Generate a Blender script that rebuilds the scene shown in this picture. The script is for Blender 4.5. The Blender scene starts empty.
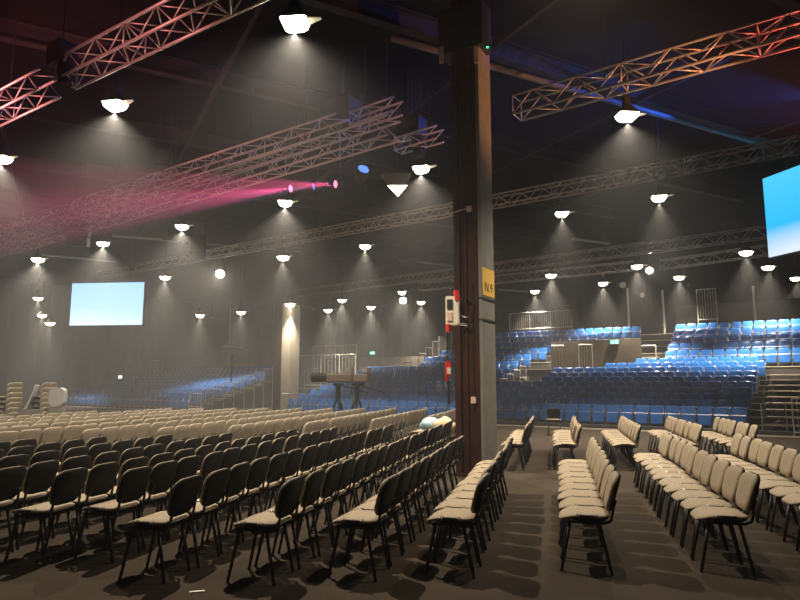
import bpy, math, random
from mathutils import Vector, Matrix
random.seed(7)
R = math.radians
sc = bpy.context.scene
COL = sc.collection
# ------------------------------------------------------------------ camera
F, CH, PITCH = 622.0, 1.6, R(7.5)
cam_d = bpy.data.cameras.new('camera'); cam = bpy.data.objects.new('camera', cam_d); COL.objects.link(cam)
cam.location = (0, 0, CH); cam.rotation_euler = (R(90) + PITCH, 0, 0)
cam_d.sensor_width = 36; cam_d.lens = F / 800 * 36; cam_d.clip_start = .05; cam_d.clip_end = 300
sc.camera = cam
cp, sp_ = math.cos(PITCH), math.sin(PITCH)
def ray(x, y):
    a = (x - 400) / F; b = (300 - y) / F
    return Vector((a, cp - b * sp_, sp_ + b * cp))
def PZ(x, y, z):
    r = ray(x, y); return Vector((0, 0, CH)) + r * ((z - CH) / r.z)
def PD(x, y, d):
    r = ray(x, y); return Vector((0, 0, CH)) + r * (d / r.y)
# ------------------------------------------------------------------ world, exposure
LAMP_W = 2750
HAZE = .0024; HAZE_FAR = .0092
WARM = (1.0, .87, .68)
w = bpy.data.worlds.new('world'); sc.world = w; w.use_nodes = True
w.node_tree.nodes['Background'].inputs[0].default_value = (.02, .025, .04, 1)
w.node_tree.nodes['Background'].inputs[1].default_value = .02
nt = w.node_tree
vs_ = nt.nodes.new('ShaderNodeVolumeScatter'); vs_.inputs['Anisotropy'].default_value = .3; vs_.inputs['Color'].default_value = (.97, .97, 1, 1)
tc = nt.nodes.new('ShaderNodeTexCoord'); dt = nt.nodes.new('ShaderNodeVectorMath'); dt.operation = 'DOT_PRODUCT'; dt.inputs[1].default_value = (-.837, .547, 0)
mr = nt.nodes.new('ShaderNodeMapRange'); mr.inputs['From Min'].default_value = 2; mr.inputs['From Max'].default_value = 34; mr.inputs['To Min'].default_value = HAZE; mr.inputs['To Max'].default_value = HAZE_FAR
geo = nt.nodes.new('ShaderNodeNewGeometry')
nt.links.new(geo.outputs['Position'], dt.inputs[0]); nt.links.new(dt.outputs['Value'], mr.inputs['Value']); nt.links.new(mr.outputs[0], vs_.inputs['Density'])
nt.links.new(vs_.outputs[0], nt.nodes['World Output'].inputs['Volume'])
sc.view_settings.view_transform = 'Standard'; sc.view_settings.look = 'None'
sc.view_settings.gamma = 1; sc.view_settings.use_curve_mapping = False
sc.view_settings.exposure = 0.0
cy = sc.cycles
cy.max_bounces = 4; cy.diffuse_bounces = 2; cy.glossy_bounces = 2; cy.volume_bounces = 0; cy.transmission_bounces = 2
cy.sample_clamp_indirect = 3; cy.sample_clamp_direct = 0; cy.use_light_tree = True
cy.volume_step_rate = 1
# building axes: U runs along the grandstand (to the near right), V runs away from the floor, B along roof beams
U = Vector((.837, -.547, 0)); V = Vector((.547, .837, 0)); UP = Vector((0, 0, 1))
AU = math.atan2(U.y, U.x)
# ------------------------------------------------------------------ materials
def mat(name, col, rough=.6, metal=0, noise=None, emit=None, spec=.5, bump=None):
    m = bpy.data.materials.new(name); m.use_nodes = True; nt = m.node_tree; b = nt.nodes['Principled BSDF']
    b.inputs['Base Color'].default_value = (*col, 1); b.inputs['Roughness'].default_value = rough
    b.inputs['Metallic'].default_value = metal; b.inputs['Specular IOR Level'].default_value = spec
    if noise:
        scale, amt = noise
        tc = nt.nodes.new('ShaderNodeTexCoord'); n = nt.nodes.new('ShaderNodeTexNoise'); n.inputs['Scale'].default_value = scale
        n.inputs['Detail'].default_value = 4
        cr = nt.nodes.new('ShaderNodeValToRGB'); cr.color_ramp.elements[0].position = .3; cr.color_ramp.elements[1].position = .7
        cr.color_ramp.elements[0].color = (*[c * (1 - amt) for c in col], 1); cr.color_ramp.elements[1].color = (*[min(1, c * (1 + amt)) for c in col], 1)
        nt.links.new(tc.outputs['Object'], n.inputs['Vector']); nt.links.new(n.outputs['Fac'], cr.inputs[0]); nt.links.new(cr.outputs[0], b.inputs['Base Color'])
        if bump:
            bm = nt.nodes.new('ShaderNodeBump'); bm.inputs['Strength'].default_value = bump
            nt.links.new(n.outputs['Fac'], bm.inputs['Height']); nt.links.new(bm.outputs[0], b.inputs['Normal'])
    if emit:
        b.inputs['Emission Color'].default_value = (*emit[0], 1); b.inputs['Emission Strength'].default_value = emit[1]
        m.cycles.emission_sampling = 'NONE'
    return m
M = {}
M['floor'] = mat('carpet_floor', (.046, .034, .024), .95, noise=(1.3, .18), spec=.15)
M['ceil'] = mat('dark_ceiling', (.004, .004, .0045), .9, spec=.04, noise=(.6, .3))
M['wall'] = mat('black_drape', (.006, .0056, .005), .95, spec=.05, noise=(.8, .3))
M['fabric'] = mat('grey_brown_fabric', (.33, .265, .185), .75, noise=(60, .14), spec=.35, bump=.1)
M['tan'] = mat('tan_fabric', (.29, .25, .19), .9, noise=(40, .12), spec=.2)
M['black'] = mat('black_plastic', (.006, .0055, .005), .7, spec=.15)
M['steel_black'] = mat('black_painted_steel', (.012, .012, .012), .4, spec=.5)
M['chrome'] = mat('bright_metal', (.75, .72, .66), .25, 1)
M['truss'] = mat('truss_aluminium', (.42, .40, .39), .45, .6)
M['rail'] = mat('galvanised_rail', (.52, .50, .46), .45, .5)
M['blue'] = mat('blue_seat_plastic', (.030, .155, .52), .2, noise=(1.5, .12), spec=.6)
M['seatframe'] = mat('seat_frame_metal', (.45, .45, .47), .35, .7)
M['deck'] = mat('dark_deck', (.035, .032, .030), .85, noise=(2, .3))
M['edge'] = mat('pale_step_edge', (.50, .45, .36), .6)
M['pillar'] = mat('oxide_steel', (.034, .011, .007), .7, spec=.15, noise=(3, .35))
M['conc'] = mat('grey_painted_concrete', (.15, .145, .125), .8, noise=(4, .15))
M['yellow'] = mat('yellow_sign_paint', (.75, .43, .06), .6)
M['ink'] = mat('black_ink', (.01, .01, .01), .7)
M['white'] = mat('cream_enamel', (.70, .64, .50), .5)
M['red'] = mat('red_plastic', (.60, .03, .02), .4)
M['cloth_blue'] = mat('pale_blue_cloth', (.38, .55, .62), .9)
M['cloth_tan'] = mat('beige_cloth', (.72, .58, .38), .9)
M['brownwall'] = mat('brown_panel_wall', (.075, .055, .036), .8, noise=(2, .25))
M['beam'] = mat('roof_steel', (.016, .015, .016), .7, spec=.15, noise=(1, .2))
M['housing'] = mat('lamp_housing', (.012, .012, .012), .6, spec=.2)
M['reflector'] = mat('white_reflector', (.7, .68, .62), .4)
M['lens'] = mat('lamp_glow', (1, .9, .7), .5, emit=((1.0, .88, .66), 20))
M['greenglow'] = mat('exit_glow', (.1, .6, .4), .5, emit=((.15, .9, .6), 1.3))
M['exitwhite'] = mat('exit_white', (.9, .9, .9), .5, emit=((.9, 1, .95), 1.5))
M['magenta'] = mat('magenta_lens', (1, .3, .5), .5, emit=((1, .22, .42), 2.2))
M['bluelens'] = mat('blue_lens', (.2, .4, 1), .5, emit=((.06, .2, 1), 1.6))
M['ledgreen'] = mat('green_led', (.1, 1, .4), .5, emit=((.05, 1, .4), 3))
M['pink'] = mat('pink_plate', (.62, .42, .36), .6)
M['duct'] = mat('pale_reflector_strip', (.32, .32, .33), .6)
M['pipe'] = mat('dull_grey_pipe', (.08, .08, .085), .6)
M['paper'] = mat('white_paper', (.8, .78, .72), .7)
def screen_mat(name, c0, c1, c2, strength):
    m = bpy.data.materials.new(name); m.use_nodes = True; nt = m.node_tree; nt.nodes.clear()
    o = nt.nodes.new('ShaderNodeOutputMaterial'); e = nt.nodes.new('ShaderNodeEmission'); e.inputs[1].default_value = strength
    tc = nt.nodes.new('ShaderNodeTexCoord'); sep = nt.nodes.new('ShaderNodeSeparateXYZ'); cr = nt.nodes.new('ShaderNodeValToRGB')
    n = nt.nodes.new('ShaderNodeTexNoise'); n.inputs['Scale'].default_value = .35; n.inputs['Detail'].default_value = 1
    ad = nt.nodes.new('ShaderNodeMath'); ad.operation = 'MULTIPLY_ADD'; ad.inputs[1].default_value = .5
    cr.color_ramp.elements[0].color = (*c0, 1); cr.color_ramp.elements[1].color = (*c2, 1); x = cr.color_ramp.elements.new(.36); x.color = (*c1, 1)
    nt.links.new(tc.outputs['Generated'], sep.inputs[0]); nt.links.new(tc.outputs['Object'], n.inputs['Vector'])
    nt.links.new(n.outputs['Fac'], ad.inputs[0]); nt.links.new(sep.outputs['Z'], ad.inputs[2])
    sb = nt.nodes.new('ShaderNodeMath'); sb.operation = 'SUBTRACT'; sb.inputs[1].default_value = .25
    nt.links.new(ad.outputs[0], sb.inputs[0]); nt.links.new(sb.outputs[0], cr.inputs[0])
    nt.links.new(cr.outputs[0], e.inputs[0]); nt.links.new(e.outputs[0], o.inputs[0])
    return m
M['screen_s'] = screen_mat('small_screen_picture', (.66, .82, 1.0), (.44, .68, 1.0), (.34, .60, 1.0), 1.45)
M['screen_b'] = screen_mat('large_screen_picture', (.75, .85, 1.0), (.03, .52, .95), (.08, .62, 1.0), 1.1)
# ------------------------------------------------------------------ mesh helpers
class MB:
    def __init__(s): s.v = []; s.f = []
    def add(s, vs, fs):
        o = len(s.v); s.v += [tuple(x) for x in vs]; s.f += [tuple(i + o for i in q) for q in fs]
    def box(s, c, size, mtx=None):
        c = Vector(c); h = Vector(size) / 2; vs = []
        for x in (-1, 1):
            for y in (-1, 1):
                for z in (-1, 1):
                    p = Vector((x * h.x, y * h.y, z * h.z))
                    if mtx is not None: p = mtx @ p
                    vs.append(c + p)
        s.add(vs, [(0, 1, 3, 2), (4, 6, 7, 5), (0, 4, 5, 1), (2, 3, 7, 6), (0, 2, 6, 4), (1, 5, 7, 3)]); return s
    def tube(s, p, q, r, n=6, r2=None):
        p = Vector(p); q = Vector(q); d = (q - p).normalized(); a = d.orthogonal().normalized(); b = d.cross(a)
        r2 = r if r2 is None else r2
        vs = [p + (a * math.cos(2 * math.pi * i / n) + b * math.sin(2 * math.pi * i / n)) * r for i in range(n)]
        vs += [q + (a * math.cos(2 * math.pi * i / n) + b * math.sin(2 * math.pi * i / n)) * r2 for i in range(n)]
        s.add(vs, [(i, (i + 1) % n, n + (i + 1) % n, n + i) for i in range(n)] + [tuple(range(n))[::-1], tuple(range(n, 2 * n))]); return s
    def path(s, pts, r, n=6):
        for a, b in zip(pts, pts[1:]): s.tube(a, b, r, n)
        return s
    def rings(s, rings, cap=True):
        n = len(rings[0]); vs = [p for rg in rings for p in rg]
        fs = [(k * n + i, k * n + (i + 1) % n, (k + 1) * n + (i + 1) % n, (k + 1) * n + i) for k in range(len(rings) - 1) for i in range(n)]
        if cap: fs += [tuple(range(n))[::-1], tuple(range((len(rings) - 1) * n, len(rings) * n))]
        s.add(vs, fs); return s
    def merge(s, o, mtx):
        s.add([mtx @ Vector(v) for v in o.v], o.f)
    def mesh(s, name, m, smooth=False):
        me = bpy.data.meshes.new(name); me.from_pydata(s.v, [], s.f); me.materials.append(M[m] if isinstance(m, str) else m)
        if smooth:
            me.polygons.foreach_set('use_smooth', [True] * len(me.polygons))
        me.update(); return me
    def build(s, name, m, parent=None, smooth=False):
        o = bpy.data.objects.new(name, s.mesh(name, m, smooth)); COL.objects.link(o)
        if parent is not None: o.parent = parent
        return o
def tag(o, label=None, cat=None, group=None, kind=None):
    if label: o['label'] = label
    if cat: o['category'] = cat
    if group: o['group'] = group
    if kind: o['kind'] = kind
    return o
def empty(name, loc=(0, 0, 0), rz=0):
    o = bpy.data.objects.new(name, None); COL.objects.link(o); o.location = loc; o.rotation_euler = (0, 0, rz); o.empty_display_size = .1
    return o
def copy_tree(o, parent=None):
    c = o.copy(); COL.objects.link(c)
    if parent is not None: c.parent = parent
    for ch in kids[o.name] if o.name in kids else []: copy_tree(ch, c)
    return c
kids = {}
def remember(root):
    for o in [root] + list(root.children_recursive): kids[o.name] = list(o.children)
def rrect(w, d, rad, n=5, taper=1.0):
    "rounded rectangle outline in (a, b); side b<0 is scaled by taper"
    pts = []
    for (sx, sy, a0) in ((1, 1, 0), (-1, 1, 90), (-1, -1, 180), (1, -1, 270)):
        for k in range(n + 1):
            t = R(a0 + 90 * k / n)
            x = sx * (w / 2 - rad) + rad * math.cos(t); y = sy * (d / 2 - rad) + rad * math.sin(t)
            f = 1 if taper == 1 else (taper + (1 - taper) * (y + d / 2) / d)
            pts.append((x * f, y))
    return pts
def scaled(pts, inset, w, d):
    return [(x * (1 - 2 * inset / w), y * (1 - 2 * inset / d)) for x, y in pts]
ORD = ['', 'second', 'third', 'fourth', 'fifth', 'sixth', 'seventh', 'eighth', 'ninth', 'tenth', 'eleventh', 'twelfth', 'thirteenth',
       'fourteenth', 'fifteenth', 'sixteenth', 'seventeenth', 'eighteenth', 'nineteenth', 'twentieth']
TENS = {2: ('twentieth', 'twenty'), 3: ('thirtieth', 'thirty'), 4: ('fortieth', 'forty'), 5: ('fiftieth', 'fifty'), 6: ('sixtieth', 'sixty')}
def ordn(i):   # 1-based
    if i == 1: return 'first'
    if i < len(ORD) + 0 and i <= 19: return ORD[i - 1]
    t, u = divmod(i, 10)
    return TENS[t][0] if u == 0 else TENS[t][1] + '-' + ordn(u)
# ================================================================== THE SETTING
def frame_mtx(ang): return Matrix.Rotation(ang, 3, 'Z')
RU = frame_mtx(AU)
def uv(u, v, z=0): return U * u + V * v + UP * z
UL, UR, VN, VF, ZC = -52, 30, -14, 46, 9.6
mb = MB(); mb.add([uv(UL, VN), uv(UR, VN), uv(UR, VF), uv(UL, VF)], [(0, 1, 2, 3)]); tag(mb.build('floor', 'floor'), 'dark brown carpeted hall floor', 'floor', kind='structure')
mb = MB(); mb.box(uv((UL + UR) / 2, (VN + VF) / 2, ZC + .15), (UR - UL, VF - VN, .3), RU); tag(mb.build('ceiling', 'ceil'), 'black ceiling high over the hall', 'ceiling', kind='structure')
def wall(name, a, b, label):
    # gathered drape: a pleated surface with real depth
    d = (b - a); L = d.length; d.normalize(); nrm = Vector((-d.y, d.x, 0)); n = int(L / .35); vs = []; fs = []
    for i in range(n + 1):
        p = a + d * (L * i / n) + nrm * (.07 * math.sin(i * 1.9) + .05 * math.sin(i * .7))
        vs += [p, p + UP * ZC]
    for i in range(n): fs.append((2 * i, 2 * i + 2, 2 * i + 3, 2 * i + 1))
    m_ = MB(); m_.add(vs, fs); tag(m_.build(name, 'wall'), label, 'wall', kind='structure')
wall('wall_back', uv(UR, VF), uv(UL, VF), 'black drapes behind the grandstand')
wall('wall_left', uv(UL, VF), uv(UL, VN), 'black drapes at the far end of the hall')
wall('wall_front', uv(UL, VN), uv(UR, VN), 'black drapes on the near side of the hall')
wall('wall_right', uv(UR, VN), uv(UR, VF), 'black drapes at the near end of the hall')
# roof beams
Bd = Vector((.88, .475, 0)).normalized(); Bn = Vector((-Bd.y, Bd.x, 0)); RB = frame_mtx(math.atan2(Bd.y, Bd.x))
lens_b = {}
for i, off in enumerate((-2.5, 2.2, 6.5, 11, 15.5, 20, 25, 30, 35)):
    c = Bn * off + Vector((0, 0, 0)); c += Bd * (4 if off < 16 else 0)
    m_ = MB(); L = 34 + off * .5
    m_.box(c + UP * 9.55, (L, .22, .03), RB); m_.box(c + UP * 9.12, (L, .22, .03), RB); m_.box(c + UP * 9.33, (L, .03, .42), RB)
    o = m_.build('trim_%d' % (i + 1), 'beam'); tag(o, 'dark steel roof beam under the ceiling', 'roof beam', 'roof beams', 'structure')
for i, off in enumerate((-12, -7, -2, 3, 8, 13, 18)):     # purlins across
    c = Bd * off + Bn * 14
    m_ = MB(); m_.box(c + UP * 9.02, (.10, 46, .16), RB)
    o = m_.build('trim_%d' % (i + 20), 'beam'); tag(o, 'thin roof purlin across the steel beams', 'roof beam', 'roof purlins', 'structure')
# ================================================================== PILLARS
def pillar():
    c = PZ(474, 475, 0); c.z = 0
    root = empty('pillar', c, R(-30)); root['kind'] = 'structure'; tag(root, 'tall dark pillar with yellow N9 sign and hoist control boxes', 'pillar')
    H = 9.1
    m_ = MB()                      # steel section, dark: web between two flanges facing the camera side
    m_.box((.005, .06, H / 2), (.46, .42, H)); m_.box((-.19, -.17, H / 2), (.11, .06, H)); m_.box((.19, -.17, H / 2), (.10, .06, H)); m_.box((-.02, -.16, H / 2), (.03, .04, H))
    m_.build('steel_column', 'pillar', root)
    m_ = MB(); m_.box((.265, .08, 4.2), (.06, .58, 8.4)); m_.build('grey_cladding', 'conc', root)
    m_ = MB(); m_.box((-.02, 0, .02), (.60, .55, .04)); m_.build('base_plate', 'pillar', root)
    m_ = MB()
    m_.box((-.05, -.02, 8.2), (.9, .45, .9)); m_.build('capital_bracket', 'steel_black', root)
    m_ = MB(); m_.box((.298, .08, 3.36), (.012, .56, .50)); s = m_.build('number_sign', 'yellow', root); s['label'] = 'yellow plate lettered N 9'
    cu = bpy.data.curves.new('number_text', 'FONT'); cu.body = 'N 9'; cu.size = .24; cu.align_x = 'CENTER'; cu.align_y = 'CENTER'; cu.extrude = .002
    cu.materials.append(M['ink']); t = bpy.data.objects.new('number_text', cu); COL.objects.link(t); t.parent = s
    t.location = (.306, .08, 3.26); t.rotation_euler = (R(90), 0, R(90))
    for z in (3.06, 2.68):
        m_ = MB(); m_.box((.27, .08, z), (.085, .60, .028)); m_.build('cable_strap', 'ink', root)
    m_ = MB(); m_.tube((.11, -.19, 1.32), (.11, -.19, 3.3), .012); m_.tube((-.10, -.19, 2.2), (-.10, -.19, 7.6), .008); m_.build('conduit', 'steel_black', root)
    m_ = MB(); m_.box((.11, -.215, 1.29), (.09, .05, .11)); m_.build('socket_box', 'pink', root)
    m_ = MB(); m_.box((.08, -.215, 4.68), (.10, .05, .10)); m_.tube((.03, -.25, 4.68), (-.26, -.30, 4.62), .010); m_.build('junction_box', 'pink', root)
    # coiled cable
    m_ = MB(); pts = [(.0 + .14 * math.cos(a * .5), -.23, 2.90 + .18 * math.sin(a * .5)) for a in range(0, 26)]
    m_.path(pts, .014, 5); m_.path([(-.14, -.23, 2.62), (.0, -.24, 2.60), (.10, -.24, 2.66)], .010, 5); m_.path([(-.14, -.23, 2.60), (.02, -.24, 2.57), (.12, -.24, 2.61)], .010, 5)
    m_.build('coiled_cable', 'steel_black', root)
    return c
PC = pillar()
# hoist controller beside pillar
hp = PD(452.5, 311, 9.95)
root = empty('hoist_control_box', (hp.x, hp.y, hp.z), R(-12)); tag(root, 'cream and red hoist control box strapped to the dark pillar', 'control box')
m_ = MB(); m_.rings([[(x, -.10, y) for x, y in rrect(.20, .46, .03)], [(x, .10, y) for x, y in rrect(.20, .46, .03)]]); m_.build('casing', 'white', root)
m_ = MB(); m_.box((-.03, -.106, .10), (.09, .012, .15)); m_.build('dark_window', 'ink', root)
m_ = MB(); m_.box((-.03, -.106, -.10), (.08, .012, .14)); m_.build('red_label', 'pink', root)
m_ = MB(); m_.rings([[(.09 + .045 * math.cos(a * .785), .045 * math.sin(a * .785) - .08, .16) for a in range(8)], [(.07 + .05 * math.cos(a * .785), .05 * math.sin(a * .785) - .08, .32) for a in range(8)]]); m_.build('red_plug', 'red', root)
m_ = MB(); m_.tube((-.06, -.08, -.22), (-.06, -.08, -.34), .045); m_.build('lower_plug', 'red', root)
m_ = MB(); m_.path([(-.03, 0, .23), (-.03, 0, .36), (-.01, 0, .42)], .01); m_.build('handle', 'chrome', root)
m_ = MB(); m_.path([(.06, -.05, .30), (.055, -.03, 1.2), (.06, 0, 3.6), (.14, .25, 5.0)], .006, 5); m_.build('cable', 'steel_black', root)
hp = PD(448, 369, 9.95)
root = empty('hoist_pendant', (hp.x, hp.y, hp.z)); tag(root, 'small red and white pendant switch hanging from hoist box', 'pendant switch')
m_ = MB(); m_.rings([[(x, -.04, y) for x, y in rrect(.09, .24, .02)], [(x, .04, y) for x, y in rrect(.09, .24, .02)]]); m_.build('casing', 'red', root)
m_ = MB(); m_.box((.01, -.045, -.03), (.06, .01, .10)); m_.build('label_plate', 'white', root)
m_ = MB(); m_.tube((-.02, 0, -.12), (-.02, 0, -.19), .03, 8, .02); m_.build('red_knob', 'red', root)
m_ = MB(); m_.tube((0, 0, .12), (-.0, 0, .60), .005); m_.build('cable', 'ink', root)
m_ = MB(); m_.tube((0, 0, -.19), (0.01, 0, -.55), .018); m_.build('strap', 'ink', root)
# far pillar
c = PD(286, 372, 34); root = empty('pillar', (c.x, c.y, 0), AU); root['kind'] = 'structure'; tag(root, 'far pillar, lamplit side coloured pale, standing among the grandstand blocks', 'pillar')
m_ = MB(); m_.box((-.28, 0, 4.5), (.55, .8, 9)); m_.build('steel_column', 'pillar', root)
m_ = MB(); m_.box((.30, 0, 2.9), (.6, .75, 5.8)); m_.build('lamplit_side', 'edge', root)  # lamplight on this side is put into its pale colour
# ================================================================== TRUSSES
def truss(A, B, s, label, group='box trusses under the roof', step=None, seg=None, m='truss'):
    A = Vector(A); B = Vector(B); L = (B - A).length; d = (B - A).normalized()
    side = d.cross(UP).normalized(); up = side.cross(d).normalized(); r = .023 * min(1.15, s / .3)
    root = empty('roof_truss', A); tag(root, label, 'truss', group)
    cs = [(-1, -1), (1, -1), (-1, 1), (1, 1)]
    off = lambda a, b: side * (a * s / 2) + up * (b * s / 2)
    for a, b in cs:
        m_ = MB(); m_.tube(off(a, b), d * L + off(a, b), r, 8); m_.build('chord', m, root, True)
    step = step or s * 1.05; n = max(1, int(L / step)); st = L / n; q = r * .5
    m_ = MB()
    for i in range(n):
        p0, p1 = d * (st * i), d * (st * (i + 1))
        for (x, y) in ((cs[0], cs[2]), (cs[1], cs[3]), (cs[0], cs[1]), (cs[2], cs[3])):
            if i % 2: x, y = y, x
            m_.tube(p0 + off(*x), p1 + off(*y), q, 5)
        if i % 5 == 0:
            for (x, y) in ((cs[0], cs[2]), (cs[1], cs[3]), (cs[0], cs[1]), (cs[2], cs[3])): m_.tube(p0 + off(*x), p0 + off(*y), q, 5)
    m_.build('lacing', m, root, True)
    k = max(2, int(L / 7) + 1)
    for i in range(k):
        m_ = MB(); p = d * (L * (i + .5) / k); m_.tube(p + up * s / 2, p + up * s / 2 + UP * (9.1 - (A + p).z - s / 2), .012, 5)
        m_.build('hanging_chain', 'steel_black', root)
    return A, B
def ext(a, b, k0, k1):
    d = b - a; return a - d * k0, b + d * k1
Z1 = 7.2
a, b = PZ(66, 74, Z1), PZ(262, -24, Z1); T1b = truss(a, b, .40, 'long truss tinted pink running up over the large upper lamp')
a, b = PZ(-60, 139, Z1 - .1), PZ(50, 83, Z1 - .1); a, b = ext(a, b, .3, 0); T1a = truss(a, b, .40, 'shorter pink truss ending beneath the black hoist motor')
a, b = PZ(517, 108, Z1), PZ(800, 28, Z1); a, b = ext(a, b, 0, .5); T2 = truss(a, b, .40, 'large truss lit orange beside the pillar top')
a, b = PZ(100, 275, Z1), PZ(798, 145, Z1); T3 = truss(a, b, .34, 'long truss from small screen to corner of large cyan screen')
a, b = PZ(300, 293, Z1), PZ(768, 232, Z1); T4 = truss(a, b, .42, 'dim truss passing the pillar just above the N9 sign')
a, b = PZ(420, 287, Z1), PZ(637, 265.5, Z1); T5 = truss(a, b, .42, 'farthest dim truss ending near the hanging white light')
a, b = PZ(662, 265, Z1), PZ(768, 250, Z1); truss(a, b, .42, 'short far truss ending under the large cyan screen')
a, b = PZ(-10, 236, Z1), PZ(342, 126, Z1); T6 = truss(a, b, .42, 'upper of the twin trusses hazed by pink beams')
a, b = PZ(-10, 254, Z1 - .35), PZ(394, 128, Z1 - .35); T6b = truss(a, b, .42, 'lower of the twin trusses hazed by pink beams')
a, b = PZ(354, 121, Z1 + .2), PZ(398, 106, Z1 + .2); truss(a, b, .30, 'short brown truss at the upper end of twin trusses')
a, b = PZ(398, 146, Z1), PZ(440, 134, Z1); truss(a, b, .30, 'short dark truss stub close beside the pillar')
# chain hoist motors
def motor(p, s, label):
    root = empty('hoist_motor', p, AU); tag(root, label, 'hoist motor')
    m_ = MB(); m_.rings([[(x * s, -.16 * s, y * s) for x, y in rrect(.5, .42, .08)], [(x * s, .16 * s, y * s) for x, y in rrect(.5, .42, .08)]]); m_.build('casing', 'housing', root)
    m_ = MB(); m_.tube((0, 0, .2 * s), (0, 0, 9.1 - p.z), .012, 5); m_.tube((.0, 0, -.2 * s), (0, 0, -.42 * s), .015, 5); m_.build('chain', 'steel_black', root)
    m_ = MB(); m_.rings([[(.16 * s + .12 * s * math.cos(a * .785) , .12 * s * math.sin(a * .785), -.62 * s) for a in range(8)], [(.16 * s + .14 * s * math.cos(a * .785), .14 * s * math.sin(a * .785), -.24 * s) for a in range(8)]]); m_.build('chain_bag', 'black', root)
motor(PZ(62, 55, 7.5), 1.0, 'black chain hoist motor between the two pink trusses')
motor(PZ(343, 112, 7.8), 1.4, 'black chain hoist motor above the twin trusses')
motor(PZ(412, 128, 7.6), 1.2, 'black hoist motor close beside the pillar')
# ================================================================== LAMPS
def lamp_mesh():
    root = empty('flood_lamp'); s = 1.0
    m_ = MB()   # tapered housing open below
    top = [(x, y, .20) for x, y in rrect(.16, .16, .04)]; bot = [(x, y, 0) for x, y in rrect(.44, .36, .06)]; inn = [(x, y, .0) for x, y in rrect(.42, .34, .05)]; it = [(x, y, .15) for x, y in rrect(.15, .15, .03)]
    m_.rings([it, inn, bot, top], cap=True); hs = m_.build('housing', 'housing', root)
    m_ = MB(); m_.rings([[(x, y, .012) for x, y in rrect(.40, .32, .05)], [(x * .86, y * .86, -.07) for x, y in rrect(.40, .32, .05)], [(x * .58, y * .58, -.12) for x, y in rrect(.40, .32, .05)], [(x * .2, y * .2, -.145) for x, y in rrect(.40, .32, .05)]]); m_.build('bulb_glass', 'lens', hs, True)
    m_ = MB(); m_.add([(.20, -.10, .0), (.20, .10, .0), (.40, .03, .03), (.40, -.03, .03), (.20, -.10, .012), (.20, .10, .012), (.40, .03, .042), (.40, -.03, .042)], [(0, 1, 2, 3), (7, 6, 5, 4), (0, 3, 7, 4), (3, 2, 6, 7), (2, 1, 5, 6)]); m_.build('glare_shield', 'reflector', root)
    m_ = MB(); m_.box((0, 0, .30), (.12, .12, .22)); m_.build('ballast_box', 'housing', root)
    m_ = MB(); m_.tube((0, 0, .4), (0, 0, 2.6), .02, 6); m_.build('hanging_rod', 'steel_black', root)
    remember(root); return root
LZ = 7.0
# (pixel, optional power factor, label)
lamps = [(295, 22, 1.0, 'largest flood lamp, glaring beside the end of pink truss'), (115, 104, 1.0, 'flood lamp below the pink truss'), (627, 115, 1.0, 'flood lamp under the orange lit truss'),
 (421, 168, 1.0, 'flood lamp just beside the pillar, above the wedge lamp'), (285, 202, 1.0, 'flood lamp right under the magenta beams'), (562, 213, 1.0, 'flood lamp beyond the pillar under the long truss'),
 (659, 197, 1.0, 'flood lamp between long truss and large screen'), (182, 226, 1.0, 'flood lamp above the hanging dark loudspeaker'), (103, 243, 1.0, 'flood lamp over the small screen beside pale strip'),
 (38, 259, 1.0, 'flood lamp above the gap beside the small screen'), (283, 257, 1.0, 'flood lamp above the far pillar'), (365, 246, 1.0, 'flood lamp under the middle of the long truss'),
 (165, 277, 1.0, 'flood lamp near the small screen upper corner'), (551, 275, 1.0, 'small far flood lamp under the dim truss past N9 sign'), (603, 283, 1.0, 'small far flood lamp before the spotlight cluster'),
 (637, 266, 1.0, 'far flood lamp beside the hanging white light'), (679, 277, 1.0, 'far flood lamp beneath the short far truss'), (746, 252, 1.0, 'far flood lamp close beside the large screen'),
 (768, 267, .8, 'flood lamp just below the large screen'), (38, 298, .6, 'upper small lamp outside the small screen edge'), (42, 315, .6, 'middle small lamp outside the small screen edge'), (50, 323, .4, 'lower small lamp outside the small screen edge'),
 (200, 315, .7, 'small far lamp before a pale strip, beyond small screen'), (241, 312, .6, 'small far lamp halfway from small screen to far pillar'), (290, 304, .9, 'small lamp shining on the far pillar'),
 (342, 300, .7, 'small far lamp beyond the far pillar'), (328, 310, .5, 'smallest far lamp next to the far pillar'), (371, 307, .7, 'small far lamp midway between the two pillars'),
 (421, 302, .8, 'small far lamp next to the hoist control box'), (402, 292, .6, 'small far lamp above the bright square light'), (535, 291, .8, 'farthest small lamp above the upper seats past N9'),
 (2, 158, .8, 'flood lamp cut by the picture edge below pink truss'), (796, 278, .6, 'small lamp at the picture edge under large screen')]
proto = lamp_mesh(); first = True
for (x, y, k, lab) in lamps:
    z = LZ
    p = PZ(x, y, z)
    if p.y > 40: p = PD(x, y, 33 if x == 290 else 38)
    o = proto if first else copy_tree(proto); first = False
    o.location = (p.x, p.y, p.z); o.rotation_euler = (0, 0, random.uniform(-.3, .3)); sc_ = 1.0 if p.y < 25 else 1.15
    o.scale = (sc_,) * 3; tag(o, lab, 'lamp', 'flood lamps hung from the roof')
    ld = bpy.data.lights.new('flood_light', 'SPOT'); ld.energy = LAMP_W * k; ld.color = WARM; ld.spot_size = R(84 if p.dot(V) > 17.5 else 122); ld.spot_blend = 1.0
    if p.dot(V) > 28: ld.energy *= 2.6; ld.shadow_soft_size = .09
    lo = bpy.data.objects.new('flood_light', ld); COL.objects.link(lo); lo.location = (p.x, p.y, p.z - .19)
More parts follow.
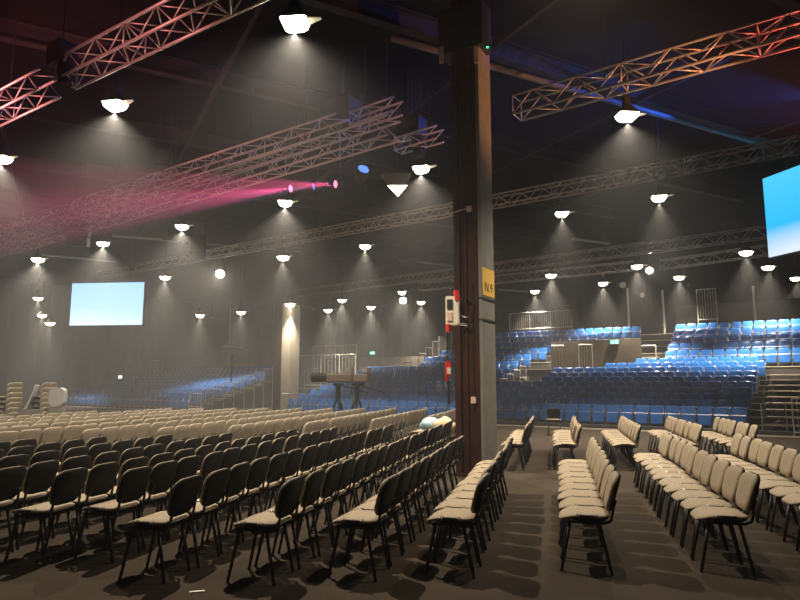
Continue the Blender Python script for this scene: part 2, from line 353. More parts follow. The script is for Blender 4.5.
for (x, y, k, lab) in ((2.2, 6.6, .20, 'flood lamp hanging above the near chair rows, out of the picture'), (8.9, 10.0, .2, 'flood lamp hanging above the edge row, out of the picture')):
    ld = bpy.data.lights.new('flood_light', 'SPOT'); ld.energy = LAMP_W * k; ld.color = WARM; ld.spot_size = R(122); ld.spot_blend = 1.0; ld.shadow_soft_size = .09
    o = copy_tree(proto); o.location = (x, y, LZ); o.scale = (1, 1, 1); tag(o, lab, 'lamp', 'flood lamps hung from the roof')
    lo = bpy.data.objects.new('flood_light', ld); COL.objects.link(lo); lo.location = (x, y, LZ - .19)
# ================================================================== FLOOR CHAIRS
TH = R(14)
RD = Vector((math.sin(TH), math.cos(TH), 0)); FD = Vector((-math.cos(TH), math.sin(TH), 0))
CA = math.atan2(FD.y, FD.x)         # local +X = facing
def seat_pad(w=.425, d=.43, z=.438, th=.034):
    m_ = MB(); o = rrect(d, w, .125, 6)
    def lay(ins, zz): return [(x, y, zz - .9 * max(0, x - .06) ** 1.7 + .012 * (abs(y) / .23) ** 2) for x, y in scaled(o, ins, d, w)]
    m_.rings([lay(.03, z), lay(.0, z + .014), lay(.0, z + th - .014), lay(.018, z + th - .003), lay(.08, z + th + .004), lay(.17, z + th + .006)])
    return m_
def back_pad(front=True, w=.41, h=.31, zc=.655, th=.035, x0=-.235):
    m_ = MB(); o = rrect(w, h, .10, 5, .88)
    def lay(ins, t):
        r_ = []
        for y, zz in scaled(o, ins, w, h):
            r_.append((x0 - (zz) * .30 - .10 * (.23 ** 2 - y * y) / .23 + t, y, zc + zz))
        return r_
    if front: m_.rings([lay(.0, .0), lay(0, th * .5), lay(.012, th), lay(.06, th + .006), lay(.15, th + .008)][::-1])
    else: m_.rings([lay(.0, .0), lay(.0, -.014), lay(.015, -.024), lay(.10, -.026)])
    return m_
def make_chair(kind):
    root = empty('conference_chair' if kind != 'tan' else 'upholstered_chair')
    fab = 'tan' if kind == 'tan' else 'fabric'
    seat_pad().build('seat', fab, root, True)
    m_ = MB(); m_.rings([[(x - .03, y, .418) for x, y in rrect(.30, .34, .10)], [(x - .03, y, .436) for x, y in rrect(.345, .40, .12)]]); m_.build('seat_shell', 'black', root)
    tk = dict(w=.44, h=.36, zc=.655) if kind == 'tan' else {}
    back_pad(True, **tk).build('backrest', fab, root, True)
    back_pad(False, **tk).build('back_shell', 'tan' if kind == 'tan' else 'black', root, True)
    for s in (-1, 1):
        m_ = MB(); m_.tube((.12, s * .165, .41), (.205, s * .18, 0), .0155, 8, .013); m_.build('leg', 'steel_black', root, True)
        m_ = MB(); m_.tube((-.12, s * .165, .41), (-.205, s * .18, 0), .0155, 8, .013); m_.build('leg', 'steel_black', root, True)
    m_ = MB()
    for s in (-1, 1):
        m_.path([(.15, s * .17, .408), (-.16, s * .17, .408), (-.215, s * .17, .43), (-.235, s * .165, .52), (-.262, s * .14, .60)], .012, 6)
    m_.tube((.13, -.17, .402), (.13, .17, .402), .011); m_.tube((-.13, -.17, .402), (-.13, .17, .402), .011)
    m_.build('frame', 'steel_black', root)
    if kind != 'tan':
        m_ = MB(); m_.box((-.02, .222, .470), (.13, .034, .016)); m_.box((-.02, .205, .43), (.02, .02, .07)); m_.build('dark_slot_bar', 'black', root)  # black bar stands in for the dark shaded slot between seats
        for cx_ in (.055, -.095): m_ = MB(); m_.box((cx_, .222, .475), (.028, .052, .014)); m_.build('linking_clip', 'chrome', root)
    remember(root); return root
chair_p = make_chair('grey'); tan_p = make_chair('tan'); used = {'g': False, 't': False}
n_ch = [0]
def place(kind, p, ang, label, group, z=0):
    pr = chair_p if kind == 'g' else tan_p
    o = pr if not used[kind] else copy_tree(pr); used[kind] = True
    o.location = (p.x, p.y, z); o.rotation_euler = (0, 0, ang); tag(o, label, 'chair', group); n_ch[0] += 1
    return o
def sd(s, d, th=TH):   # row coordinate s (across), camera depth d
    x = (s + d * math.sin(TH)) / math.cos(TH); return Vector((x, d, 0))
SP = .445
def row(kind, s, d0, n, rowname, group, jit=.02, sp=SP, th=0, ends='cross aisle'):
    a = random.uniform(-.01, .01) + th
    for i in range(n):
        d = d0 + i * sp * math.cos(TH)
        p = sd(s, d) + FD * random.uniform(-jit, jit)
        place(kind, p, CA + a + R(random.uniform(-2.5, 2.5)), '%s padded chair, %s from near end, %s' % ('tan' if kind == 't' else ('grey' if s > -1 else 'black-backed'), ordn(i + 1), rowname), group)
def sfoot(x, y, back=False):  # centre s,d from pixel of near front foot
    p = PZ(x, y, 0); c = p - FD * .205 + RD * .18
    return c.x * math.cos(TH) - c.y * math.sin(TH), c.y
def bline(poly, x_of_d):      # far limit depth for a row
    d = 3.0
    while d < 40:
        x = x_of_d(d)
        if x <= poly[0][0]: y = poly[0][1]
        elif x >= poly[-1][0]: y = poly[-1][1]
        else:
            for (xa, ya), (xb, yb) in zip(poly, poly[1:]):
                if xa <= x <= xb: y = ya + (yb - ya) * (x - xa) / (xb - xa); break
        if d >= y: return d
        d += .05
    return d
POLY = [(-7.5, 8.3), (-5.8, 9.0), (-2.8, 10.2), (.85, 13.3)]
near = [((424, 574.5), 9), ((330, 578), 10), ((229, 582), None), ((120, 580), None), ((73, 560), None), ((6, 563.5), None)]
names = ['row starting beside the pillar foot', 'row running straight into the pillar', 'second row out from the pillar', 'third row out from the pillar', 'fourth row out from the pillar', 'fifth row out from the pillar']
for (px, n), nm in zip(near, names):
    s, d0 = sfoot(*px)
    if n is None:
        dl = bline(POLY, lambda d: sd(s, d).x); n = int((dl - d0) / (SP * math.cos(TH))) + 1
    row('g', s, d0, n, nm, 'black-backed chairs in ' + nm)
s0 = sfoot(6, 563.5)[0]; LS = [s0 - .68 - .74 * i for i in range(5)]
for i, s in enumerate(LS):
    # start just outside the picture edge
    d0 = 5.6 + .1 * i
    while sd(s, d0).x / d0 < -.74: d0 += SP * math.cos(TH)
    dl = bline(POLY, lambda d: sd(s, d).x); n = int((dl - d0) / (SP * math.cos(TH))) + 1
    if n > 0: row('g', s, d0, n, ordn(6 + i) + ' row out from the pillar', 'black-backed chairs in outer rows %d' % (i + 6))
# rows beyond the pillar on the near right
for px, n, nm in (((562, 571), 9, 'row of nine standing alone in the open floor'), ((701, 572), 11, 'eleven-chair row beside the row of nine')):
    s, d0 = sfoot(*px); row('g', s, d0, n, nm, 'grey chairs in the ' + nm)
row('g', 2.40, 5.45, 11, 'edge row past the eleven-chair row', 'grey chairs in the edge row')
for s, n, nm in ((-.82, 8, 'first small row behind the cross aisle'), (.10, 8, 'second small row behind the cross aisle'), (1.17, 8, 'third small row behind the cross aisle'), (2.27, 8, 'fourth small row behind the cross aisle'), (3.25, 7, 'fifth small row behind the cross aisle')):
    row('g', s, 11.8 + .05 * random.random(), n, nm, 'grey chairs, ' + nm)
pch = PD(554, 420, 19.3); place('g', Vector((pch.x, pch.y, 0)), R(75), 'lone black-backed chair turned away in front of the blue seats', 'lone chair')
# tan block
cand = []
P1 = [(x, y + 1.25) for x, y in POLY]; P1[-1] = (1.0, 15.2); P1[-2] = (-2.8, 11.6)
s = -2.2; ri = 0
while s > -17:
    d = bline(P1, lambda d: sd(s, d).x); i = 0
    far = 18.9
    while True:
        x = sd(s, d).x
        if d > far or d > 15.3 + max(0, (x + 9.5)) * 1.6: break
        if x / d > -.70: cand.append((ri, i, s, d))
        d += SP * math.cos(TH); i += 1
    s -= .92; ri += 1
cand.sort(key=lambda c: sd(c[2], c[3]).length)
budget = 296 - n_ch[0] - 14
for (ri, i, s, d) in cand[:budget]:
    place('t', sd(s, d) + FD * random.uniform(-.02, .02), CA + R(random.uniform(-3, 3)),
          'tan upholstered chair, %s from its near end, %s tan row past the diagonal aisle' % (ordn(i + 1), ordn(ri + 1)), 'tan chairs past the diagonal aisle')
rest = cand[budget:]
print('chairs', n_ch[0], 'tan cand', len(cand), 'rest', len(rest))
if rest:
    one = MB(); one.merge(seat_pad(), Matrix.Identity(4)); one.merge(back_pad(True, .44, .36, .655), Matrix.Identity(4)); one.merge(back_pad(False, .44, .36, .655), Matrix.Identity(4))
    for s_ in (-1, 1):
        one.tube((.12, s_ * .2, .41), (.205, s_ * .225, 0), .013, 5); one.tube((-.12, s_ * .2, .41), (-.205, s_ * .225, 0), .013, 5)
    m_ = MB()
    for (ri, i, s, d) in rest:
        m_.merge(one, Matrix.Translation(sd(s, d)) @ Matrix.Rotation(CA + R(random.uniform(-3, 3)), 4, 'Z'))
    tag(m_.build('distant_chairs', 'tan', None, True), 'mass of tan chairs in the farthest floor rows', 'chairs', kind='stuff')
# stacks of chairs at the far side
def stack(px, d, n, ang, nm):
    p = PD(px, 400, d); p.z = 0
    for k in range(n):
        place('t', p + Vector((.012 * k * math.cos(ang), .012 * k * math.sin(ang), 0)), ang, 'tan chair, %s up in stack %s' % (ordn(k + 1), nm), 'stacked chairs ' + nm, z=.125 * k)
stack(8, 16.2, 7, R(160), 'at the picture edge')
stack(44, 16.6, 7, R(150), 'beside the upright flight case')
# tipped chair and equipment between the stacks
p = PD(27, 400, 16.4); root = empty('trolley', (p.x, p.y, 0), R(20)); tag(root, 'loaded grey trolley with tilted panel between two chair stacks', 'trolley')
m_ = MB(); m_.box((0, 0, .16), (.85, .5, .06)); m_.build('deck', 'steel_black', root)
m_ = MB(); m_.box((.0, 0, .55), (.72, .42, .7)); m_.box((-.22, -.05, .96), (.3, .3, .1)); m_.build('crate', 'conc', root)
m_ = MB(); m_.box((.12, 0, 1.22), (.05, .4, .62), Matrix.Rotation(R(18), 3, 'Y')); m_.build('tilted_panel', 'duct', root)
m_ = MB(); m_.tube((-.4, -.2, .15), (-.4, -.2, 1.0), .02); m_.tube((-.4, .2, .15), (-.4, .2, 1.0), .02); m_.tube((-.4, -.2, 1.0), (-.4, .2, 1.0), .02); m_.build('handle', 'chrome', root)
for sx in (-1, 1):
    for sy in (-1, 1):
        m_ = MB(); m_.tube((sx * .35, sy * .2 - .02, .065), (sx * .35, sy * .2 + .02, .065), .065, 12); m_.build('wheel', 'black', root)
p = PD(58, 400, 16.2); root = empty('draped_lectern', (p.x, p.y, 0), R(15)); tag(root, 'tall grey draped case with rounded top beside chair stack', 'case')
m_ = MB(); m_.rings([[(x, y, 0) for x, y in rrect(.34, .40, .06)], [(x * .95, y * .95, .95) for x, y in rrect(.34, .40, .06)]]); m_.build('body', 'conc', root)
m_ = MB(); m_.rings([[(x, -.2, y + 1.22) for x, y in rrect(.34, .46, .12)], [(x, .18, y + 1.22) for x, y in rrect(.34, .46, .12)]]); m_.build('rounded_top', 'duct', root)
# clothes and bags on chairs
def blob(name, p, sx, sy, sz, m, label, cat, seed=0):
    rnd = random.Random(seed); m_ = MB(); rg = []
    for k in range(9):
        t = k / 8 * math.pi; rr = math.sin(t) ** .7 if 0 < k < 8 else .02; rg.append([(sx * rr * math.cos(a) * (1 + .18 * math.sin(3 * a + k + seed) + rnd.uniform(-.06, .06)), sy * rr * math.sin(a) * (1 + .15 * math.cos(2 * a + seed)), sz * (1 - math.cos(t)) * (1 + .1 * math.sin(2 * a + seed))) for a in [2 * math.pi * i / 18 for i in range(18)]])
    m_.rings(rg); o = m_.build(name, m, None, True); o.location = p; tag(o, label, cat); return o
def cloth_chair(px, d, kind='t'):
    p = PD(px, 420, d); return Vector((p.x, p.y, 0))
pb = cloth_chair(432, 14.4); place('g', pb, CA, 'chair carrying the pale blue jacket beside the pillar', 'chairs carrying clothes')
j = blob('jacket', (pb.x - .05, pb.y, .5), .22, .24, .14, 'cloth_blue', 'pale blue jacket heaped on a chair beside the pillar', 'jacket', 3)
pb = cloth_chair(446, 13.6); place('g', pb, CA, 'chair carrying the beige coat close beside the pillar', 'chairs carrying clothes')
blob('coat', (pb.x - .03, pb.y, .5), .24, .26, .17, 'cloth_tan', 'beige coat heaped on a chair against the pillar', 'coat', 5)
for (px, py, nm, m, cat, sd_) in ((157, 435, 'dark rucksack lying among chairs at the diagonal aisle', 'black', 'bag', 1), (187, 436, 'second dark bag lying on chairs near the rucksack', 'black', 'bag', 8)):
    p = PD(px, 440, 10.9); blob('bag', (p.x, p.y, .0), .17, .2, .30, m, nm, cat, sd_)
# small litter on the floor
p = PZ(197, 592, 0); m_ = MB(); m_.box((0, 0, .004), (.11, .025, .006)); o = m_.build('paper_scrap', 'paper'); o.location = (p.x, p.y, 0); o.rotation_euler = (0, 0, .3); tag(o, 'tiny white paper scrap on the bare carpet', 'paper')
# ================================================================== GRANDSTAND
P0 = Vector((10.1, 21.0, 0)); V0 = P0.dot(V)
def Tt(px, k, dep=.8):      # position along U where pixel column px crosses row k (at seat line)
    r = Vector(((px - 400) / F / cp * 1.0, 1, 0)); lam = (V0 + dep * k) / r.dot(V); q = r * lam; return q.dot(U) - P0.dot(U)
DEP = .8; SPS = .50
def rowz(k): return .0 + .21 * k if k < 10 else 2.25 + .37 * (k - 10)
tA, tB = Tt(197, 0), Tt(290, 0)        # far block end, middle block start
tC1, tC2 = Tt(499, 5), Tt(538, 5)      # notch for the entrance
tD = Tt(752, 0)
tW = Tt(66, 0)
tU0 = Tt(424, 10)                      # upper tier start
tV2 = Tt(606, 9)
def wpt(t, vk, z=0): return P0 + U * t + V * vk + UP * z
print('t', tW, tA, tB, tC1, tC2, tD, tU0, tV2)
seats = []
def add_row(k, t0, t1, blk):
    n = int((t1 - t0) / SPS)
    for i in range(n): seats.append((k, t0 + SPS * (i + .5), blk, i))
for k in range(10): add_row(k, tW + .25 * k, tA, 'far block beyond the small fence')
for k in range(5): add_row(k, tB, tD, 'lower grandstand')
for k in range(5, 9): add_row(k, tB, tC1, 'block before the entrance gates')
add_row(9, tB + 3.2, tC1, 'block before the entrance gates')
for k in range(5, 10): add_row(k, {5: tC2, 6: tC2, 7: tC2, 8: tV2, 9: tV2 + 1.2}[k], tD + .0, 'block past the entrance gates')
for k in range(5, 8): pass
tG = Tt(655, 12)
for k in range(10, 15): add_row(k, tU0 + .6 * (k - 10), {10: Tt(536, 10), 11: Tt(548, 11), 12: Tt(565, 12), 13: Tt(600, 13)}.get(k, tG - .6), 'upper tier above the brown entrance wall')
for k in range(10, 15): add_row(k, tG + .6, tD + 5.5, 'upper tier past the short stair')
# second block right of aisle
for k in range(4, 10): add_row(k, tD + 1.3, tD + 5.5, 'block past the aisle steps')
def seat_parts():
    bk = MB(); o = rrect(.44, .34, .07, 3)
    def L(t, ins=0): return [(x, t + .32 * y + .25 * x * x, .62 + y) for x, y in scaled(o, ins, .44, .34)]
    bk.rings([L(.055, .03), L(.06), L(.04), L(.034, .03)][::-1])
    pn = MB(); o2 = rrect(.40, .36, .05, 3)
    def L2(t, ins=0): return [(x, t + .12 * y, .34 + y) for x, y in scaled(o2, ins, .40, .36)]
    pn.rings([L2(-.075, .02), L2(-.07), L2(-.045), L2(-.04, .03)])
    fr = MB()
    for s in (-1, 1): fr.path([(s * .225, -.02, 0), (s * .225, -.04, .52), (s * .225, .0, .56), (s * .225, .04, .68)], .011, 5)
    fr.tube((-.225, -.04, .52), (.225, -.04, .52), .012, 5); fr.tube((-.225, -.02, .14), (.225, -.02, .14), .012, 5)
    return bk, pn, fr
bk, pn, fr = seat_parts()
# transform: local -Y faces the floor (i.e. -V)
seats_w = [(P0 + U * t + V * (DEP * k) + UP * (rowz(k)), k, t, blk, i) for (k, t, blk, i) in seats]
inview = []
for s_ in seats_w:
    p = s_[0]
    x = 400 + F * p.x / (p.y * cp)
    if -20 < x < 825 : inview.append(s_)
inview.sort(key=lambda q: q[0].length)
print('seats', len(seats), len(inview))
root0 = empty('folding_seat'); bk.build('backrest', 'blue', root0, True); pn.build('seat_pan', 'blue', root0, True); fr.build('frame', 'seatframe', root0); remember(root0)
for n, (p, k, t, blk, i) in enumerate(inview[:300]):
    o = root0 if n == 0 else copy_tree(root0)
    o.location = p; o.rotation_euler = (0, 0, AU); tag(o, 'blue folding seat, %s along the %s row up, %s' % (ordn(i + 1), ordn(k + 1), blk), 'seat', 'blue seats, ' + blk)
RU4 = Matrix.Rotation(AU, 4, 'Z')
for part, nm, m in ((bk, 0, 'blue'), (pn, 1, 'blue'), (fr, 2, 'seatframe')): pass
mA = MB(); mF = MB()
for (p, k, t, blk, i) in inview[300:]:
    T = Matrix.Translation(p) @ RU4; mA.merge(bk, T); mA.merge(pn, T); mF.merge(fr, T)
if mA.v:
    o = mA.build('distant_blue_seats', 'blue', None, True); tag(o, 'mass of blue folding seats in the higher and farther tiers', 'seats', kind='stuff')
    f2 = mF.build('seat_frames', 'seatframe', o); f2['kind'] = 'stuff'
# decks
def tiers(name, label, ks, t0, t1, legs=True):
    root = empty(name, wpt(0, 0)); tag(root, label, 'grandstand', 'grandstand platforms')
    loc = lambda t, v, z: U * t + V * v + UP * z
    md, me = MB(), MB()
    for k in ks:
        tt0 = t0(k) if callable(t0) else t0; tt1 = t1(k) if callable(t1) else t1
        z = rowz(k); c = (tt0 + tt1) / 2; L = tt1 - tt0
        if z > .01:
            md.box(loc(c, DEP * k + (.0 if k == 9 else .05), z / 2 - .005), (L, DEP - (.1 if k == 9 else 0), z - .01), RU)
            me.box(loc(c, DEP * k - .36, z - .012), (L, .03, .03), RU)
        else:
            me.box(loc(c, DEP * k - .36, .02), (L, .05, .03), RU)
    md.build('deck', 'deck', root); me.build('step_edge', 'edge', root)
tiers('grandstand_platform', 'dark stepped platform carrying the far seat block', range(10), tW - .3, tA)
tiers('grandstand_platform', 'dark stepped platform under the front blue rows', range(0, 5), tB, tD)
tiers('grandstand_platform', 'dark stepped platform before the entrance gates', range(5, 10), lambda k: tB if k < 9 else tB + 3.2, tC1)
tiers('grandstand_platform', 'dark stepped platform past the entrance gates', range(5, 10), lambda k: {8: tV2, 9: tV2 + 1.2}.get(k, tC2), tD)
tiers('grandstand_platform', 'dark stepped platform past the aisle steps', range(4, 10), tD + 1.3, tD + 6)
tiers('upper_grandstand', 'dark high platform of the upper tier rows', range(10, 16), lambda k: tU0 + .6 * (k - 10), tD + 6)
# aisle steps beyond the front rows (pale edges)
root = empty('aisle_steps', wpt(tD, 0)); tag(root, 'open metal steps with pale edges beside the front blue rows', 'steps')
for k in range(10):
    z = rowz(k)
    m_ = MB(); m_.box(U * .65 + V * (DEP * k + .0) + UP * (z + .0), (1.25, .75, .04), RU); m_.box(U * .65 + V * (DEP * k - .38) + UP * (z + .005), (1.25, .03, .05), RU); m_.build('step', 'edge' if k else 'deck', root)
m_ = MB()
for (t, v, h) in ((0.05, -.35, .95), (0.05, .8, 1.15), (0.05, 1.6, 1.35), (.7, .0, 1.0)): m_.tube(U * t + V * v, U * t + V * v + UP * h, .018)
m_.build('post', 'rail', root)
for (t, k0, k1) in ((tD + 1.25, 0, 3),):
    pass
# threshold strip in front of the seats
m_ = MB(); m_.box(wpt((tB + tD) / 2 + 1, -1.5, .02), (tD - tB + 6, .06, .04), RU); tag(m_.build('cable_ramp', 'edge'), 'long pale floor strip in front of the blue seats', 'floor strip')
m_ = MB(); m_.box(wpt((tB + tD) / 2 + 4, -.9, .08), (tD - tB + 8, .5, .10), RU); tag(m_.build('low_plinth', 'deck'), 'low black plinth along the foot of front blue row', 'plinth')
# railings -----------------------------------------------------------
def fence(pts, h, label, group='metal railings of the grandstand', bars=.12, r=.018, mm='rail'):
    root = empty('metal_railing', pts[0]); tag(root, label, 'railing', group); o0 = Vector(pts[0])
    for p in pts:
        m_ = MB(); p = Vector(p) - o0; m_.tube(p, p + UP * h, r * 1.3, 6); m_.build('post', mm, root)
    for a, b in zip(pts, pts[1:]):
        a = Vector(a) - o0; b = Vector(b) - o0; m_ = MB(); z = max(a.z, b.z) if abs(a.z - b.z) < .5 else a.z
        m_.tube(a + UP * h, b + UP * h, r); m_.tube(a + UP * (h * .12), b + UP * (h * .12), r)
        n = int((b - a).length / bars)
        for i in range(1, n): q = a.lerp(b, i / n); m_.tube(q + UP * h * .12, q + UP * h, r * .5, 4)
        m_.build('barred_panel', mm, root)
def stepfence(t, k0, k1, h, label, step=2):
    root = empty('metal_railing', wpt(t, DEP * k0, 0)); tag(root, label, 'railing', 'stepped railings of the grandstand')
    for k in range(k0, k1, step):
        z = rowz(k + step - 1); v0, v1 = DEP * (k - k0) - .3, DEP * (k - k0 + step) - .32
        m_ = MB()
        for v in (v0, v1): m_.tube(V * v + UP * rowz(k) * .0, V * v + UP * (z + h), .025)
        m_.tube(V * v0 + UP * (z + h), V * v1 + UP * (z + h), .025); m_.tube(V * v0 + UP * (z + .12), V * v1 + UP * (z + .12), .02)
        n = int((v1 - v0) / .13)
        for i in range(1, n): v = v0 + (v1 - v0) * i / n; m_.tube(V * v + UP * (z + .12), V * v + UP * (z + h), .010, 4)
        m_.build('stepped_panel', 'rail', root)
stepfence(tA + .1, 0, 10, .95, 'pale railing climbing beside the far seat block', 1)
stepfence(tB - .1, 0, 6, .8, 'pale railing beside the end of the middle block', 2)
stepfence(tU0 - .2, 7, 15, 1.0, 'stepped railing panels beside the upper dark seats', 1)
stepfence(tC1 + .1, 5, 9, .7, 'low chrome railing beside the entrance gap', 1)
def onrow(px, k, z=None):
    t = Tt(px, k); return wpt(t, DEP * k, rowz(k) if z is None else z)
fence([onrow(x, 9.5, .9) for x in (300, 322, 340, 356)], 2.4, 'tall barred fence beyond the far pillar', bars=.25)
fence([onrow(x, 13, 2.3) for x in (314, 336, 357)], 1.8, 'high barred fence behind the tall fence')
fence([onrow(x, 15, 4.6) for x in (509, 529, 550, 571)], 1.1, 'back railing behind the upper seats past the pillar')
fence([onrow(x, 15.6, 4.6) for x in (697, 716)], 1.8, 'bright railing bay high above the upper seats')
fence([onrow(x, 9, 1.5) for x in (550, 562)], 1.9, 'narrow entrance gate nearest the pillar')
fence([onrow(x, 9, 1.5) for x in (577, 590)], 1.9, 'narrow entrance gate against the brown wall')
fence([onrow(x, 10, 1.6) for x in (130, 143, 154, 166)], 1.7, 'hazy railing above the farthest seats')
fence([wpt(tD + .9, -1.2), wpt(tD + 2.6, -1.2)], 1.1, 'grey railing at the foot of the aisle steps')
# short stair beside the exit sign
root = empty('short_stair', onrow(640, 10, 0)); tag(root, 'short pale stair frame beside the green exit sign', 'stair')
for i in range(3):
    m_ = MB(); m_.box(U * (.15 * i) + UP * (2.3 + .22 * i), (1.3 - .2 * i, .5, .05), RU); m_.build('step', 'edge', root)
m_ = MB(); m_.tube(-U * .6 + UP * 1.6, -U * .6 + UP * 3.3, .03); m_.tube(U * .6 + UP * 1.6, U * .6 + UP * 3.3, .03); m_.tube(-U * .6 + UP * 3.3, U * .6 + UP * 3.3, .03); m_.build('handrail', 'rail', root)
# brown wall over entrance
m_ = MB(); a = Tt(553, 10); b = Tt(641, 10); m_.box(wpt((a + b) / 2, DEP * 10 - .42, 1.81), (b - a, .08, 3.62), RU); o = m_.build('entrance_wall', 'brownwall'); tag(o, 'brown panelled wall of the entrance below the upper tier', 'wall panel')
m_ = MB(); a = Tt(318, 13); b = Tt(424, 13); m_.box(wpt((a + b) / 2, DEP * 13, 1.6), (b - a, .1, 3.2), RU); o = m_.build('screen_wall', 'brownwall'); tag(o, 'tall brown panel behind the middle seats with exit sign', 'wall panel')
def exit_sign(p, wd, label, m='greenglow'):
    root = empty('exit_sign', p, AU); tag(root, label, 'sign')
    m_ = MB(); m_.box((0, 0, 0), (wd, .06, wd * .5)); m_.build('sign_box', 'housing', root)
    m_ = MB(); m_.box((0, -.035, 0), (wd * .94, .01, wd * .44)); m_.build('lit_face', m, root)
    if m == 'greenglow':
        m_ = MB(); s = wd * .5
        m_.box((-s * .35, -.045, s * .25), (s * .14, .008, s * .14)); m_.box((-s * .35, -.045, .0), (s * .16, .008, s * .32), Matrix.Rotation(.4, 3, 'Y'))
        m_.box((-s * .48, -.045, -s * .22), (s * .1, .008, s * .28), Matrix.Rotation(.7, 3, 'Y')); m_.box((-s * .22, -.045, -s * .2), (s * .1, .008, s * .3), Matrix.Rotation(-.5, 3, 'Y')); m_.box((s * .4, -.045, 0), (s * .28, .008, s * .7))
        m_.build('pictogram', 'exitwhite', root)
exit_sign(onrow(615.5, 10) * 1 - V * .52 + UP * (PD(615, 342.5, onrow(615.5, 10).y).z - rowz(10)), .42, 'green running-man exit sign on the brown entrance wall')
q = onrow(374, 13) - V * .12; q.z = PD(374, 353, q.y).z; exit_sign(q, .42, 'green running-man exit sign on the tall brown panel')
q = onrow(125, 10.5); q.z = PD(125, 377, q.y).z; exit_sign(q, .6, 'small white lit sign above the farthest seats', 'exitwhite')
# vertical posts above the upper tier
for i, (px, y0, y1, lab) in enumerate(((628, 288, 308, 'bright upright pole under the spotlight cluster'), (754, 286, 300, 'short upright pole above the upper seats near large screen'), (663, 290, 305, 'dim upright pole above the short stair'))):
    q = onrow(px, 16); zt = PD(px, y0, q.y).z; m_ = MB(); q.z = 0
    m_.tube((0, 0, 4.0), (0, 0, zt), .06, 8); m_.tube((0, 0, 4.0), (0, 0, 4.06), .18, 10); o = m_.build('upright_pole', 'rail'); o.location = q; tag(o, lab, 'pole')
# dark control box / rostrum on top right
q = onrow(765, 16.5); root = empty('control_booth', (q.x, q.y, 0), AU); tag(root, 'long dark control booth above the upper seats near large screen', 'booth')
m_ = MB(); m_.box((0, .5, 5.0), (8.5, 1.2, 1.3)); m_.build('counter', 'deck', root)
m_ = MB(); m_.box((0, -.12, 5.68), (8.6, .1, .05)); m_.build('counter_edge', 'beam', root)
m_ = MB(); m_.box((-2.4, .4, 5.85), (.5, .3, .4)); m_.build('console', 'black', root)
# rear spotlight cluster
def par(p, rz, tilt, size, m, label, name='stage_spotlight', power=None, col=(1, 1, 1), cone=20, group='stage spotlights', hang=True, blend=.3):
    root = empty(name, p, rz); tag(root, label, 'spotlight', group)
    T = Matrix.Rotation(tilt, 3, 'X')   # beam direction local: -Z rotated
    def tr(v): return T @ Vector(v)
    m_ = MB(); n = 14; s = size
    rg = [[tr((s * r_ * math.cos(2 * math.pi * i / n), s * r_ * math.sin(2 * math.pi * i / n), s * z)) for i in range(n)] for r_, z in ((.5, -.6), (.5, -.1), (.38, .35), (.22, .6))]
    m_.rings(rg); cn = m_.build('can', 'housing', root, False)
    m_ = MB(); m_.rings([[tr((s * .44 * math.cos(2 * math.pi * i / n), s * .44 * math.sin(2 * math.pi * i / n), s * z)) for i in range(n)] for z in (-.605, -.63)]); m_.build('glass', m, cn)
    m_ = MB(); m_.path([(-.56 * s, 0, 0), (-.56 * s, 0, .75 * s), (.56 * s, 0, .75 * s), (.56 * s, 0, 0)], .03 * s + .005); m_.build('yoke', 'steel_black', root)
    if hang:
        m_ = MB(); m_.tube((0, 0, .75 * s), (0, 0, max(.9 * s, 9.1 - Vector(p).z)), .018); m_.build('hanging_rod', 'steel_black', root)
    if power:
        ld = bpy.data.lights.new('beam', 'SPOT'); ld.energy = power; ld.color = col; ld.spot_size = R(cone); ld.spot_blend = blend; ld.shadow_soft_size = .05
        lo = bpy.data.objects.new('beam', ld); COL.objects.link(lo)
        D = Matrix.Rotation(rz, 3, 'Z') @ T @ Vector((0, 0, -1)); lo.location = Vector(p) + D * size * .66; lo.rotation_euler = D.to_track_quat('-Z', 'Y').to_euler()
    return root
def aim(p, q):   # rz, tilt such that local -Z rotated about X then Z points from p to q
    d = (Vector(q) - Vector(p)).normalized(); tilt = math.acos(max(-1, min(1, -d.z))); rz = math.atan2(d.x, -d.y) + math.pi   # Rx(tilt)(0,0,-1) = (0, sin, -cos)
    return rz, tilt
def par_at(p, q, *a, **k):
    d = (Vector(q) - Vector(p)).normalized(); tilt = math.acos(-d.z); rz = math.atan2(-d.x, d.y); return par(p, rz, tilt, *a, **k)
C0 = Vector((0, 0, 1.6))
# bright square and tilted floods facing the camera
p = PD(221, 272, 30); par_at(p, p + Vector((.1, -1, -.5)), .48, 'lens', 'bright round lamp facing the floor beyond the small screen', power=1500, col=WARM, cone=80, blend=.6)
p = PD(403, 299, 34); par_at(p, p + Vector((0, -1, -.5)), .42, 'lens', 'bright square light near the hoist control box', power=700, col=WARM, cone=70, blend=.6)
p = PD(649, 270, 29); par_at(p, p + Vector((-.3, -1, -.3)), .36, 'lens', 'bright white light hanging beside the far truss end', power=700, col=(1, .95, .85), cone=60, blend=.6)
p = PD(622, 284, 33); par_at(p, p + Vector((-.2, -1, -.4)), .4, 'reflector', 'dim spotlight in the cluster above the bright pole')
p = PD(640, 294, 33); par_at(p, p + Vector((.2, -1, -.4)), .35, 'reflector', 'smaller spotlight in the cluster above the bright pole')
